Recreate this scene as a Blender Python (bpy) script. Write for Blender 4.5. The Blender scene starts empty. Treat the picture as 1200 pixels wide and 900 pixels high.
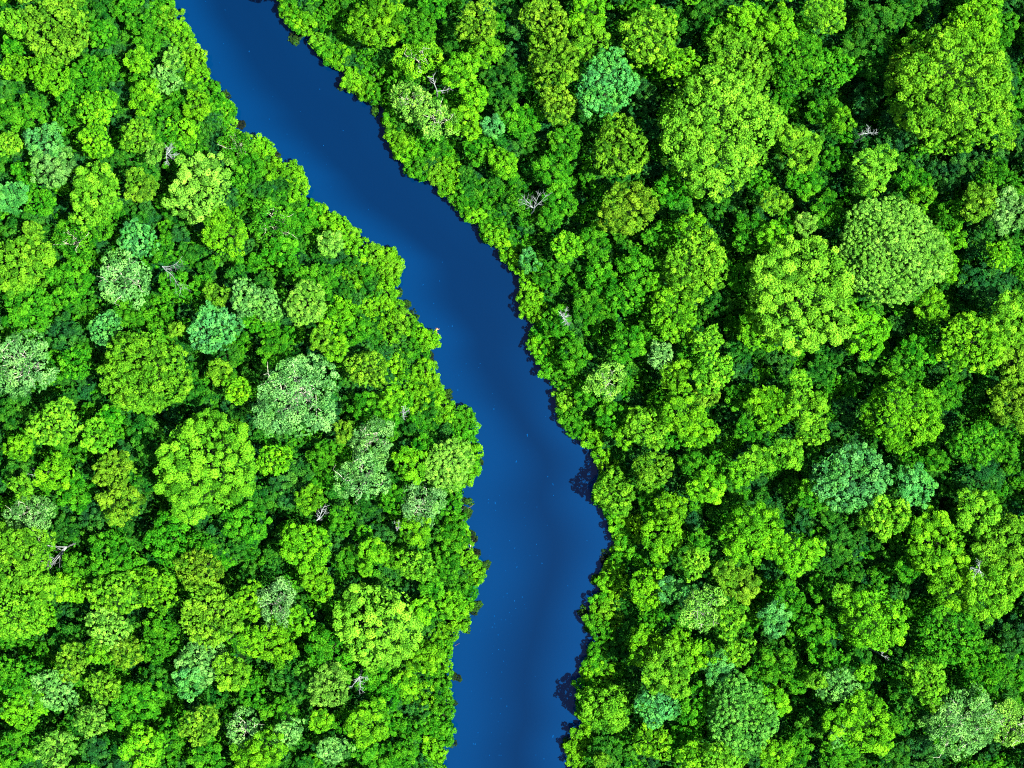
import bpy, math, random
import numpy as np

SC = bpy.context.scene
COL = SC.collection
PW, PH = 1200, 900            # measuring frame used for the survey lists
FOV = math.radians(31)
CANOPY_Z = 18.0
WIDTH = 240.0                 # metres of canopy seen across
CAMZ = CANOPY_Z + WIDTH / 2 / math.tan(FOV / 2)
FPX = PW / 2 / math.tan(FOV / 2)

def mpp(z):                   # metres covered by one surveyed pixel at height z
    return (CAMZ - z) / FPX

def world(px, py, z):
    s = mpp(z)
    return ((px - PW / 2) * s, (PH / 2 - py) * s)

# ------------------------------------------------------------------ materials
def newmat(name):
    m = bpy.data.materials.new(name); m.use_nodes = True
    nt = m.node_tree; nt.nodes.clear()
    return m, nt

def N(nt, t, **kw):
    n = nt.nodes.new(t)
    for k, v in kw.items():
        setattr(n, k, v)
    return n

def leaf_material(name, mass=False, trans=0.26):
    m, nt = newmat(name)
    L = nt.links.new
    out = N(nt, 'ShaderNodeOutputMaterial')
    if mass:
        src = N(nt, 'ShaderNodeAttribute', attribute_type='INSTANCER', attribute_name='leaf_color')
    else:
        src = N(nt, 'ShaderNodeObjectInfo')
    tint = N(nt, 'ShaderNodeAttribute', attribute_type='GEOMETRY', attribute_name='tint')
    # leaves differ: young ones yellower and paler, old ones deeper
    hsv = N(nt, 'ShaderNodeHueSaturation')
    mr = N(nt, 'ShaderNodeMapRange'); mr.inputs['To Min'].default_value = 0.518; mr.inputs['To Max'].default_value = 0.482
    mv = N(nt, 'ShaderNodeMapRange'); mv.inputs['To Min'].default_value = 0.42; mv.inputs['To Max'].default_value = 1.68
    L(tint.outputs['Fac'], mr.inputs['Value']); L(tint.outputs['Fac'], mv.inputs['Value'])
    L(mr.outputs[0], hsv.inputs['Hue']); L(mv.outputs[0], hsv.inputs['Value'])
    # sprays of fresh and old leaves drift across a crown
    ge = N(nt, 'ShaderNodeNewGeometry')
    nz = N(nt, 'ShaderNodeTexNoise'); nz.inputs['Scale'].default_value = 0.22; nz.inputs['Detail'].default_value = 3
    L(ge.outputs['Position'], nz.inputs['Vector'])
    nr_ = N(nt, 'ShaderNodeMapRange'); nr_.inputs['From Min'].default_value = 0.40; nr_.inputs['From Max'].default_value = 0.66
    nr_.inputs['To Max'].default_value = 0.55
    L(nz.outputs['Fac'], nr_.inputs['Value'])
    mg = N(nt, 'ShaderNodeMixRGB'); mg.inputs['Color2'].default_value = (0.024, 0.114, 0.0030, 1)
    L(nr_.outputs[0], mg.inputs['Fac']); L(src.outputs['Color'], mg.inputs['Color1'])
    L(mg.outputs[0], hsv.inputs['Color'])
    pb = N(nt, 'ShaderNodeBsdfPrincipled')
    pb.inputs['Roughness'].default_value = 0.62
    pb.inputs['Specular IOR Level'].default_value = 0.03
    L(hsv.outputs[0], pb.inputs['Base Color'])
    tr = N(nt, 'ShaderNodeBsdfTranslucent')
    br = N(nt, 'ShaderNodeMixRGB', blend_type='MULTIPLY'); br.inputs['Fac'].default_value = 1
    br.inputs['Color2'].default_value = (1.25, 1.35, 0.5, 1)
    L(hsv.outputs[0], br.inputs['Color1']); L(br.outputs[0], tr.inputs['Color'])
    mx = N(nt, 'ShaderNodeMixShader'); mx.inputs['Fac'].default_value = trans
    L(pb.outputs[0], mx.inputs[1]); L(tr.outputs[0], mx.inputs[2]); L(mx.outputs[0], out.inputs[0])
    return m

def bark_material(name, c1, c2, scale=3.0, rough=0.85, spec=0.3):
    m, nt = newmat(name); L = nt.links.new
    out = N(nt, 'ShaderNodeOutputMaterial'); pb = N(nt, 'ShaderNodeBsdfPrincipled')
    tc = N(nt, 'ShaderNodeTexCoord'); no = N(nt, 'ShaderNodeTexNoise')
    no.inputs['Scale'].default_value = scale; no.inputs['Detail'].default_value = 6
    cr = N(nt, 'ShaderNodeValToRGB')
    cr.color_ramp.elements[0].position = 0.35; cr.color_ramp.elements[1].position = 0.65
    cr.color_ramp.elements[0].color = (*c1, 1); cr.color_ramp.elements[1].color = (*c2, 1)
    L(tc.outputs['Object'], no.inputs['Vector']); L(no.outputs['Fac'], cr.inputs['Fac'])
    L(cr.outputs[0], pb.inputs['Base Color']); pb.inputs['Roughness'].default_value = rough; pb.inputs['Specular IOR Level'].default_value = spec
    bu = N(nt, 'ShaderNodeBump'); bu.inputs['Strength'].default_value = 0.5; bu.inputs['Distance'].default_value = 0.05
    L(no.outputs['Fac'], bu.inputs['Height']); L(bu.outputs[0], pb.inputs['Normal'])
    L(pb.outputs[0], out.inputs[0])
    return m

def water_material():
    m, nt = newmat('river_water'); L = nt.links.new
    out = N(nt, 'ShaderNodeOutputMaterial'); pb = N(nt, 'ShaderNodeBsdfPrincipled')
    at = N(nt, 'ShaderNodeAttribute', attribute_name='shoal')
    tc = N(nt, 'ShaderNodeTexCoord')
    mp = N(nt, 'ShaderNodeMapping'); mp.inputs['Scale'].default_value = (0.06, 0.018, 0.06)
    L(tc.outputs['Object'], mp.inputs['Vector'])
    n1 = N(nt, 'ShaderNodeTexNoise'); n1.inputs['Scale'].default_value = 1.0; n1.inputs['Detail'].default_value = 5
    L(mp.outputs[0], n1.inputs['Vector'])
    ad = N(nt, 'ShaderNodeMath', operation='MULTIPLY_ADD'); ad.inputs[1].default_value = 0.16; ad.inputs[2].default_value = -0.08
    L(n1.outputs['Fac'], ad.inputs[0])
    su = N(nt, 'ShaderNodeMath', operation='ADD', use_clamp=True)
    L(at.outputs['Fac'], su.inputs[0]); L(ad.outputs[0], su.inputs[1])
    cr = N(nt, 'ShaderNodeValToRGB')
    e = cr.color_ramp.elements
    e[0].position = 0.05; e[0].color = (0.0, 0.0050, 0.0195, 1)
    e[1].position = 0.95; e[1].color = (0.0, 0.0094, 0.0345, 1)
    L(su.outputs[0], cr.inputs['Fac']); L(cr.outputs[0], pb.inputs['Base Color'])
    pb.inputs['Specular IOR Level'].default_value = 0.10; pb.inputs['Roughness'].default_value = 0.09; pb.inputs['IOR'].default_value = 1.33
    n2 = N(nt, 'ShaderNodeTexNoise'); n2.inputs['Scale'].default_value = 1.4; n2.inputs['Detail'].default_value = 4
    L(tc.outputs['Object'], n2.inputs['Vector'])
    bu = N(nt, 'ShaderNodeBump'); bu.inputs['Strength'].default_value = 0.12; bu.inputs['Distance'].default_value = 0.05
    L(n2.outputs['Fac'], bu.inputs['Height']); L(bu.outputs[0], pb.inputs['Normal'])
    L(pb.outputs[0], out.inputs[0])
    return m

M_LEAF = leaf_material('leaves')
M_MASS = leaf_material('undergrowth_leaves', mass=True)
M_BARK = bark_material('brown_bark', (0.006, 0.010, 0.005), (0.022, 0.026, 0.014), spec=0.02)
M_PALE = bark_material('pale_bark', (0.10, 0.11, 0.07), (0.30, 0.31, 0.21), 1.5)
M_WHITE = bark_material('bleached_wood', (0.045, 0.055, 0.05), (0.15, 0.165, 0.15), 1.2)
M_DRIFT = bark_material('driftwood', (0.035, 0.026, 0.018), (0.13, 0.10, 0.07), 2.0)
M_ORANGE = bark_material('rusty_dead_leaves', (0.35, 0.13, 0.03), (0.55, 0.28, 0.08), 2.0)
M_SOIL = bark_material('forest_floor', (0.001, 0.004, 0.001), (0.005, 0.017, 0.003), 2.6, 0.95, 0.0)
M_FOAM = bark_material('foam', (0.0, 0.015, 0.058), (0.001, 0.026, 0.085), 0.8, 0.8, 0.0)
M_WATER = water_material()

# ------------------------------------------------------------------ mesh helpers
def mesh_from(name, v, f, mat, tint=None, smooth=False):
    v = np.asarray(v, np.float32); f = np.asarray(f, np.int32)
    me = bpy.data.meshes.new(name)
    k = f.shape[1]
    me.vertices.add(len(v)); me.vertices.foreach_set('co', v.ravel())
    me.loops.add(f.size); me.loops.foreach_set('vertex_index', f.ravel())
    me.polygons.add(len(f))
    me.polygons.foreach_set('loop_start', np.arange(0, f.size, k, dtype=np.int32))
    if smooth:
        me.polygons.foreach_set('use_smooth', np.ones(len(f), bool))
    me.update(calc_edges=True); me.validate()
    if tint is not None:
        a = me.attributes.new('tint', 'FLOAT', 'FACE'); a.data.foreach_set('value', np.asarray(tint, np.float32))
    me.materials.append(mat)
    return me

def norm(a):
    return a / np.maximum(np.linalg.norm(a, axis=1, keepdims=True), 1e-9)

def leaf_quads(pos, nrm, size, rng, aspect=0.62, fold=0.22):
    """one folded leaf spray at each position, facing nrm"""
    n = len(pos)
    nrm = norm(nrm)
    r = norm(rng.normal(size=(n, 3)))
    u = norm(np.cross(nrm, r)); w = np.cross(nrm, u)
    s = size if np.ndim(size) else np.full(n, size)
    s = (s * rng.uniform(0.7, 1.3, n))[:, None]
    v = np.empty((n, 4, 3))
    v[:, 0] = pos - u * s * 0.5 - nrm * s * fold * 0.4
    v[:, 1] = pos + w * s * aspect * 0.5 + nrm * s * fold * 0.3
    v[:, 2] = pos + u * s * 0.5 - nrm * s * fold * 0.7
    v[:, 3] = pos - w * s * aspect * 0.5 + nrm * s * fold * 0.3
    f = np.arange(n * 4).reshape(n, 4)
    return v.reshape(-1, 3), f

def tube(path, radii, seg=7):
    path = np.asarray(path, float); radii = np.asarray(radii, float)
    n = len(path)
    d = np.gradient(path, axis=0); d = norm(d)
    ref = np.array([0.3, 0.9, 0.31])
    a = norm(np.cross(d, np.tile(ref, (n, 1)))); b = np.cross(d, a)
    th = np.linspace(0, 2 * np.pi, seg, endpoint=False)
    v = (path[:, None, :] + radii[:, None, None] * (np.cos(th)[None, :, None] * a[:, None, :] + np.sin(th)[None, :, None] * b[:, None, :])).reshape(-1, 3)
    f = []
    for i in range(n - 1):
        for j in range(seg):
            f.append((i * seg + j, i * seg + (j + 1) % seg, (i + 1) * seg + (j + 1) % seg, (i + 1) * seg + j))
    return v, np.array(f)

def merge(parts):
    V, F, o = [], [], 0
    for v, f in parts:
        V.append(v); F.append(np.asarray(f) + o); o += len(v)
    return np.vstack(V), np.vstack(F)

# ------------------------------------------------------------------ crowns
# clump: radius of a leaf clump (m); gap: spacing of clumps in clump radii; leaf: spray size; cover: leaf layers
STYLE = {
    'C': dict(clump=1.40, gap=1.56, leaf=0.42, cover=2.2, jit=0.65, rough=0.50, sub=0.50, flat=0.62, cv=0.22),
    'L': dict(clump=0.98, gap=1.46, leaf=0.48, cover=2.0, jit=0.65, rough=0.80, sub=0.36, flat=0.55, cv=0.20),
    'D': dict(clump=0.52, gap=1.58, leaf=0.38, cover=2.3, jit=0.55, rough=0.60, sub=0.0,  flat=0.50, cv=0.22),
    'S': dict(clump=0.95, gap=1.66, leaf=0.48, cover=2.1, jit=0.65, rough=0.60, sub=0.50, flat=0.60, cv=0.28),
    'F': dict(clump=0.95, gap=1.25, leaf=0.42, cover=0.95, jit=0.85, rough=0.75, sub=0.45, flat=0.60, cv=0.30),
    'B': dict(clump=0.60, gap=1.56, leaf=0.42, cover=2.3, jit=0.65, rough=0.80, sub=0.55, flat=0.75, cv=0.18),
}

def poisson(R, d, rng, outline, tries=14):
    """scattered points inside the outline, at least d apart"""
    n = int(tries * (2 * R / d) ** 2)
    c = rng.uniform(-1.25 * R, 1.25 * R, (n, 2))
    th = np.arctan2(c[:, 1], c[:, 0]); ok = np.hypot(c[:, 0], c[:, 1]) < outline(th)
    c = c[ok]
    if R < 5: c = np.vstack([rng.uniform(-0.15, 0.15, (1, 2)) * d, c])
    grid, keep = {}, []
    for p in c:
        g = (int(p[0] // d), int(p[1] // d)); hit = False
        for i in (-1, 0, 1):
            for j in (-1, 0, 1):
                for q in grid.get((g[0] + i, g[1] + j), ()):
                    if (q[0] - p[0]) ** 2 + (q[1] - p[1]) ** 2 < d * d:
                        hit = True; break
                if hit: break
            if hit: break
        if not hit:
            grid.setdefault(g, []).append(p); keep.append(p)
    return np.array(keep)

def crown_data(kind, R, seed):
    """leaves of one crown; origin at the crown's widest level, radius R"""
    st = STYLE[kind]; rng = np.random.default_rng(seed)
    ph = rng.uniform(0, 2 * np.pi, 6); am = rng.uniform(0.4, 1, 6)
    k0 = 0.65 if kind == 'D' else (0.68 if R > 8 else 1.0)
    def outline(th):
        r = np.ones_like(th)
        for i, k in enumerate((2, 3, 4, 5, 7, 9)):
            r = r + k0 * am[i] * (0.20, 0.15, 0.11, 0.08, 0.06, 0.05)[i] * np.cos(k * th + ph[i])
        return R * r * 0.94
    # main limbs carry their own domes
    subs = [(0.0, 0.0, R * 0.75, 0.0)]
    if st['sub'] > 0 and R > 2.4:
        ns = int(np.clip(R * (1.3 if kind == 'L' else 0.9), 4, 15)); a0 = rng.uniform(0, 6.28)
        for i in range(ns):
            a = a0 + 2 * np.pi * i / ns + rng.uniform(-0.3, 0.3); q = R * rng.uniform(0.30, 0.74)
            subs.append((q * np.cos(a), q * np.sin(a), R * st['sub'] * rng.uniform(0.75, 1.1), rng.uniform(-0.10, 0.14) * R))
    def height(x, y):
        th = np.arctan2(y, x); rr = np.hypot(x, y) / outline(th)
        base = R * st['flat'] * (np.sqrt(np.clip(1 - rr ** 2, 0, 1)))
        base = base + 0.05 * R * np.sin(x * 5.1 / R + ph[0]) * np.sin(y * 5.7 / R + ph[1]) + 0.03 * R * np.sin(x * 9.3 / R + ph[2] + y * 6 / R)
        if len(subs) == 1:
            return base
        z = base - 0.30 * R
        for (sx, sy, sr, dz) in subs[1:]:
            q = ((x - sx) ** 2 + (y - sy) ** 2) / sr ** 2
            b0 = R * st['flat'] * math.sqrt(max(0, 1 - (sx * sx + sy * sy) / R / R))
            zz = b0 * 0.75 + dz + sr * 0.55 * (np.sqrt(np.clip(1 - q, 0, 1)) - 0.45)
            z = np.where(q < 1, np.maximum(z, zz), z)
        return np.maximum(z, base - 0.42 * R)
    rc0 = min(st['clump'] * float(np.interp(R, [2, 5, 13], [0.44, 0.58, 0.95])) if kind in 'CLS' else st['clump'], R * 0.42)
    P = poisson(R, rc0 * st['gap'], rng, lambda t: outline(t) - rc0 * 0.55)
    P = P + rng.normal(size=P.shape) * rc0 * 0.22 if len(P) else P
    if len(P) == 0:
        P = np.zeros((1, 2))
    e = 0.25
    z = height(P[:, 0], P[:, 1])
    gx = (height(P[:, 0] + e, P[:, 1]) - height(P[:, 0] - e, P[:, 1])) / (2 * e)
    gy = (height(P[:, 0], P[:, 1] + e) - height(P[:, 0], P[:, 1] - e)) / (2 * e)
    g = np.clip(np.stack([-gx, -gy], 1), -1.6, 1.6)
    ax = norm(np.concatenate([g * 0.8, np.ones((len(P), 1))], 1))
    rcs = rc0 * rng.uniform(0.55, 1.45, len(P))
    zc = z - rcs * 0.8 + rng.normal(size=len(P)) * st['rough'] * rc0 * 0.7
    C = np.concatenate([P, zc[:, None]], 1)
    # skirt of clumps under the rim, so the crown has depth seen from the side
    ns = max(6, int(2 * np.pi * R / (rc0 * 2.0)))
    th = np.linspace(0, 2 * np.pi, ns, endpoint=False) + rng.uniform(-0.15, 0.15, ns)
    rr = (outline(th) - rc0 * 0.7) * rng.uniform(0.86, 1.0, ns)
    SK = np.stack([rr * np.cos(th), rr * np.sin(th), -R * rng.uniform(0.05, 0.30, ns)], 1)
    C = np.vstack([C, SK]); rcs = np.concatenate([rcs, rc0 * rng.uniform(0.7, 1.1, ns)])
    ax = np.vstack([ax, norm(np.stack([np.cos(th), np.sin(th), np.full(ns, 0.5)], 1))])
    ct = np.clip(0.5 + rng.normal(size=len(C)) * st['cv'], 0.05, 0.95)
    la = st['leaf'] ** 2 * 0.62 * 0.6
    lsz = st['leaf'] * (0.88 if R < 5 else 1.0); la *= (lsz / st['leaf']) ** 2
    cnt = np.maximum(8, (st['cover'] * 2 * np.pi * rcs ** 2 * 0.72 / la)).astype(int)
    idx = np.repeat(np.arange(len(C)), cnt); n = len(idx)
    d = norm(rng.normal(size=(n, 3)))
    flip = np.sum(d * ax[idx], 1) < -0.15
    d[flip] -= 2 * np.sum(d[flip] * ax[idx][flip], 1)[:, None] * ax[idx][flip]
    rad = rcs[idx] * (rng.uniform(0.55, 1.0, n) ** 0.5)
    # each clump is itself lumpy
    ph2 = rng.uniform(0, 6.28, (len(C), 2))[idx]
    lump = 1 + 0.16 * np.sin(5 * np.arctan2(d[:, 1], d[:, 0]) + ph2[:, 0]) * np.sin(4 * d[:, 2] + ph2[:, 1])
    pos = C[idx] + d * (rad * lump)[:, None] * np.array([1, 1, 0.8])
    nr = d + rng.normal(size=(n, 3)) * st['jit'] + np.array([0, 0, 0.35])
    V, F = leaf_quads(pos, nr, lsz, rng)
    tint = np.clip(ct[idx] + rng.normal(size=n) * 0.19, 0, 1)
    # inner foliage closing the crown below its clumps
    m = int(np.pi * R * R * (0.9 if kind == 'F' else 2.1) / 0.5)
    q = R * np.sqrt(rng.uniform(0, 0.86, m)); t = rng.uniform(0, 2 * np.pi, m)
    ix, iy = q * np.cos(t) * 0.97, q * np.sin(t) * 0.97
    iz = height(ix, iy) - rc0 * rng.uniform(2.3, 3.8, m) - 0.3
    V2, F2 = leaf_quads(np.stack([ix, iy, iz], 1), rng.normal(size=(m, 3)) * 0.6 + [0, 0, 1], 0.85, rng)
    F2 = F2 + len(V)
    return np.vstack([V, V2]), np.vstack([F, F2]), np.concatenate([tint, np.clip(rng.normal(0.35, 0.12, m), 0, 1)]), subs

def palm_data(R, seed):
    rng = np.random.default_rng(seed); V, F, T, o = [], [], [], 0
    nf = 12
    for i in range(nf):
        a = 2 * np.pi * i / nf + rng.uniform(-0.15, 0.15); ln = R * rng.uniform(0.8, 1.1)
        up = rng.uniform(0.2, 0.55)
        t = np.linspace(0.06, 1, 16)
        sp = np.stack([np.cos(a) * ln * t, np.sin(a) * ln * t, ln * (up * t - 0.75 * up * t ** 2 - 0.3 * t ** 3)], 1)
        side = np.array([-np.sin(a), np.cos(a), 0])
        fw = np.array([np.cos(a), np.sin(a), 0])
        for k in range(15):
            w = ln * 0.17 * math.sin(math.pi * (0.12 + 0.85 * t[k])) ** 0.7
            for s in (-1, 1):
                tip = sp[k] + s * side * w + fw * w * 0.6 - np.array([0, 0, w * 0.25])
                V += [sp[k], sp[k] * 0.45 + sp[k + 1] * 0.55, tip + fw * 0.03, tip]; F.append((o, o + 1, o + 2, o + 3)); o += 4
                T.append(np.clip(rng.normal(0.55, 0.15), 0, 1))
    return np.array(V), np.array(F), np.array(T)

CROWN_SIZES = [11, 14, 17, 20, 24, 28, 33, 39, 46, 56, 70]
PX0 = mpp(CANOPY_Z)
crown_cache, crown_use = {}, {}
def crown_mesh(kind, r, mat=None, tag='crown'):
    rs = min(CROWN_SIZES, key=lambda c: abs(c - r))
    nv = 3 if rs <= 28 else (4 if rs <= 39 else 99)
    k = (kind, rs); i = crown_use.get(k, 0); crown_use[k] = i + 1; i %= nv
    key = (kind, rs, i, tag)
    if key not in crown_cache:
        R = rs * PX0
        V, F, T, subs = crown_data(kind, R, 1000 + hash_int(kind) * 97 + rs * 13 + i * 7)
        crown_cache[key] = (mesh_from('crown_' + kind, V, F, mat or M_LEAF, T), rs, subs)
    return crown_cache[key]

def hash_int(s):
    return sum(ord(c) * (i + 3) for i, c in enumerate(s))

# trunks with limbs, unit: crown radius R at z = H (crown base), built per (pale, R class)
trunk_cache = {}
def trunk_mesh(pale, R, H, subs, seed):
    Rk = max(1.5, round(R)); Hk = max(3, round(H / 2) * 2)
    key = (pale, Rk, Hk, seed % 3) if R < 7 else (pale, Rk, Hk, seed)
    if key in trunk_cache:
        return trunk_cache[key]
    rng = np.random.default_rng(seed + 5)
    r0 = 0.09 + 0.045 * R
    bend = rng.normal(size=2) * 0.25
    ts = np.linspace(0, 1, 9)
    path = np.stack([bend[0] * np.sin(ts * 3.0), bend[1] * np.sin(ts * 2.4), ts * (Hk - 0.1 * R)], 1)
    path[:, :2] -= path[-1, :2] * ts[:, None] ** 2
    rad = r0 * (1.5 * np.exp(-ts * 9) + 1.0 - 0.45 * ts)
    parts = [tube(path, rad, 8)]
    top = path[-1]
    pts = subs[1:] if len(subs) > 1 else [(R * 0.5 * math.cos(a), R * 0.5 * math.sin(a), R * .4, 0) for a in (0.3, 1.6, 2.9, 4.1, 5.3)]
    for (sx, sy, sr, dz) in pts:
        st = path[-1] - np.array([0, 0, rng.uniform(0.05, 0.35) * R])
        en = np.array([sx, sy, Hk + R * 0.28 + dz])
        t = np.linspace(0, 1, 6)[:, None]
        p = st * (1 - t) + en * t + np.array([0, 0, 1]) * (np.sin(t * np.pi) * -0.08 * R)
        p[1:-1] += rng.normal(size=(4, 3)) * 0.05 * R
        parts.append(tube(p, np.linspace(r0 * 0.45, r0 * 0.14, 6), 6))
        if pale:
            for _ in range(4):
                q0 = p[rng.integers(2, 6)]
                q1 = q0 + np.array([*(rng.normal(size=2) * 0.22 * R), 0.16 * R + rng.uniform(0, 0.10) * R])
                q2 = q1 + np.array([*(rng.normal(size=2) * 0.14 * R), 0.08 * R])
                parts.append(tube([q0, (q0 + q1) / 2 + rng.normal(size=3) * .04 * R, q1, q2], [r0 * .2, r0 * .17, r0 * .12, r0 * .06], 5))
    V, F = merge(parts)
    trunk_cache[key] = mesh_from('trunk', V, F, M_PALE if pale else M_BARK, smooth=True)
    return trunk_cache[key]

# ------------------------------------------------------------------ survey: the river
LEFT = [(150,-120),(190,-40),(205,0),(218,25),(230,45),(238,65),(243,80),(250,95),(262,108),(276,125),(278,140),(274,150),(298,156),(318,164),(321,176),(326,186),(343,187),(358,200),(361,218),(357,228),(385,247),(405,255),(420,268),(432,282),(450,288),(465,292),(471,305),(472,320),(467,332),(461,338),(468,346),(470,354),(476,358),(487,372),(500,383),(512,389),(513,400),(508,412),(501,419),(508,426),(515,440),(518,452),(525,468),(537,475),(548,474),(556,490),(558,510),(560,520),(567,525),(563,540),(560,560),(549,568),(543,580),(540,595),(545,605),(552,618),(555,640),(560,655),(568,668),(570,676),(562,690),(560,705),(555,715),(550,733),(538,741),(532,760),(527,775),(530,795),(532,820),(533,850),(532,865),(525,880),(522,900),(520,950),(515,1030)]
RIGHT = [(300,-120),(318,-40),(322,0),(325,12),(332,25),(345,38),(360,42),(365,55),(380,75),(398,85),(402,98),(410,110),(425,118),(440,125),(448,138),(450,150),(452,165),(458,178),(470,190),(480,208),(500,214),(512,226),(525,232),(530,245),(545,258),(558,265),(560,280),(575,290),(583,300),(592,312),(607,320),(606,335),(605,350),(610,370),(622,380),(620,395),(620,410),(628,425),(635,440),(647,451),(650,475),(655,495),(665,510),(680,520),(695,535),(700,548),(703,558),(696,575),(697,590),(708,605),(716,625),(720,645),(710,660),(702,672),(699,688),(690,715),(685,730),(692,745),(685,770),(678,790),(672,815),(675,830),(678,845),(665,865),(660,885),(668,900),(672,950),(680,1030)]
BANK_Z = 3.0
Lw = np.array([world(x, y, BANK_Z) for x, y in LEFT]); Rw = np.array([world(x, y, BANK_Z) for x, y in RIGHT])
POLY = np.vstack([Lw, Rw[::-1]])

def seg_dist(P, A):
    """distance of each point to a polyline"""
    P = np.asarray(P, float); best = np.full(len(P), 1e9)
    for i in range(len(A) - 1):
        a, b = A[i], A[i + 1]; ab = b - a
        t = np.clip(((P - a) @ ab) / (ab @ ab), 0, 1)
        best = np.minimum(best, np.hypot(*(P - a - t[:, None] * ab).T))
    return best

def inside(P, poly):
    P = np.asarray(P, float); c = np.zeros(len(P), bool); n = len(poly)
    for i in range(n):
        x1, y1 = poly[i]; x2, y2 = poly[(i + 1) % n]
        if y1 == y2: continue
        k = ((y1 > P[:, 1]) != (y2 > P[:, 1])) & (P[:, 0] < (x2 - x1) * (P[:, 1] - y1) / (y2 - y1) + x1)
        c ^= k
    return c

def river_sd(P):              # signed: negative in the river
    d = np.minimum(seg_dist(P, Lw), seg_dist(P, Rw))
    return np.where(inside(P, POLY), -d, d)

def ground_z(P):
    d = river_sd(P)
    x, y = np.asarray(P).T
    n = 0.35 * np.sin(x * 0.21 + 1) * np.cos(y * 0.17) + 0.2 * np.sin(x * 0.53 + y * 0.41)
    z = np.interp(d, [-6, -1, 1.5, 3.5, 8, 60], [-3.0, -1.3, -0.25, 0.7, 1.1, 2.2])
    return z + n * np.clip((d - 2) / 6, 0, 1)

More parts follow.
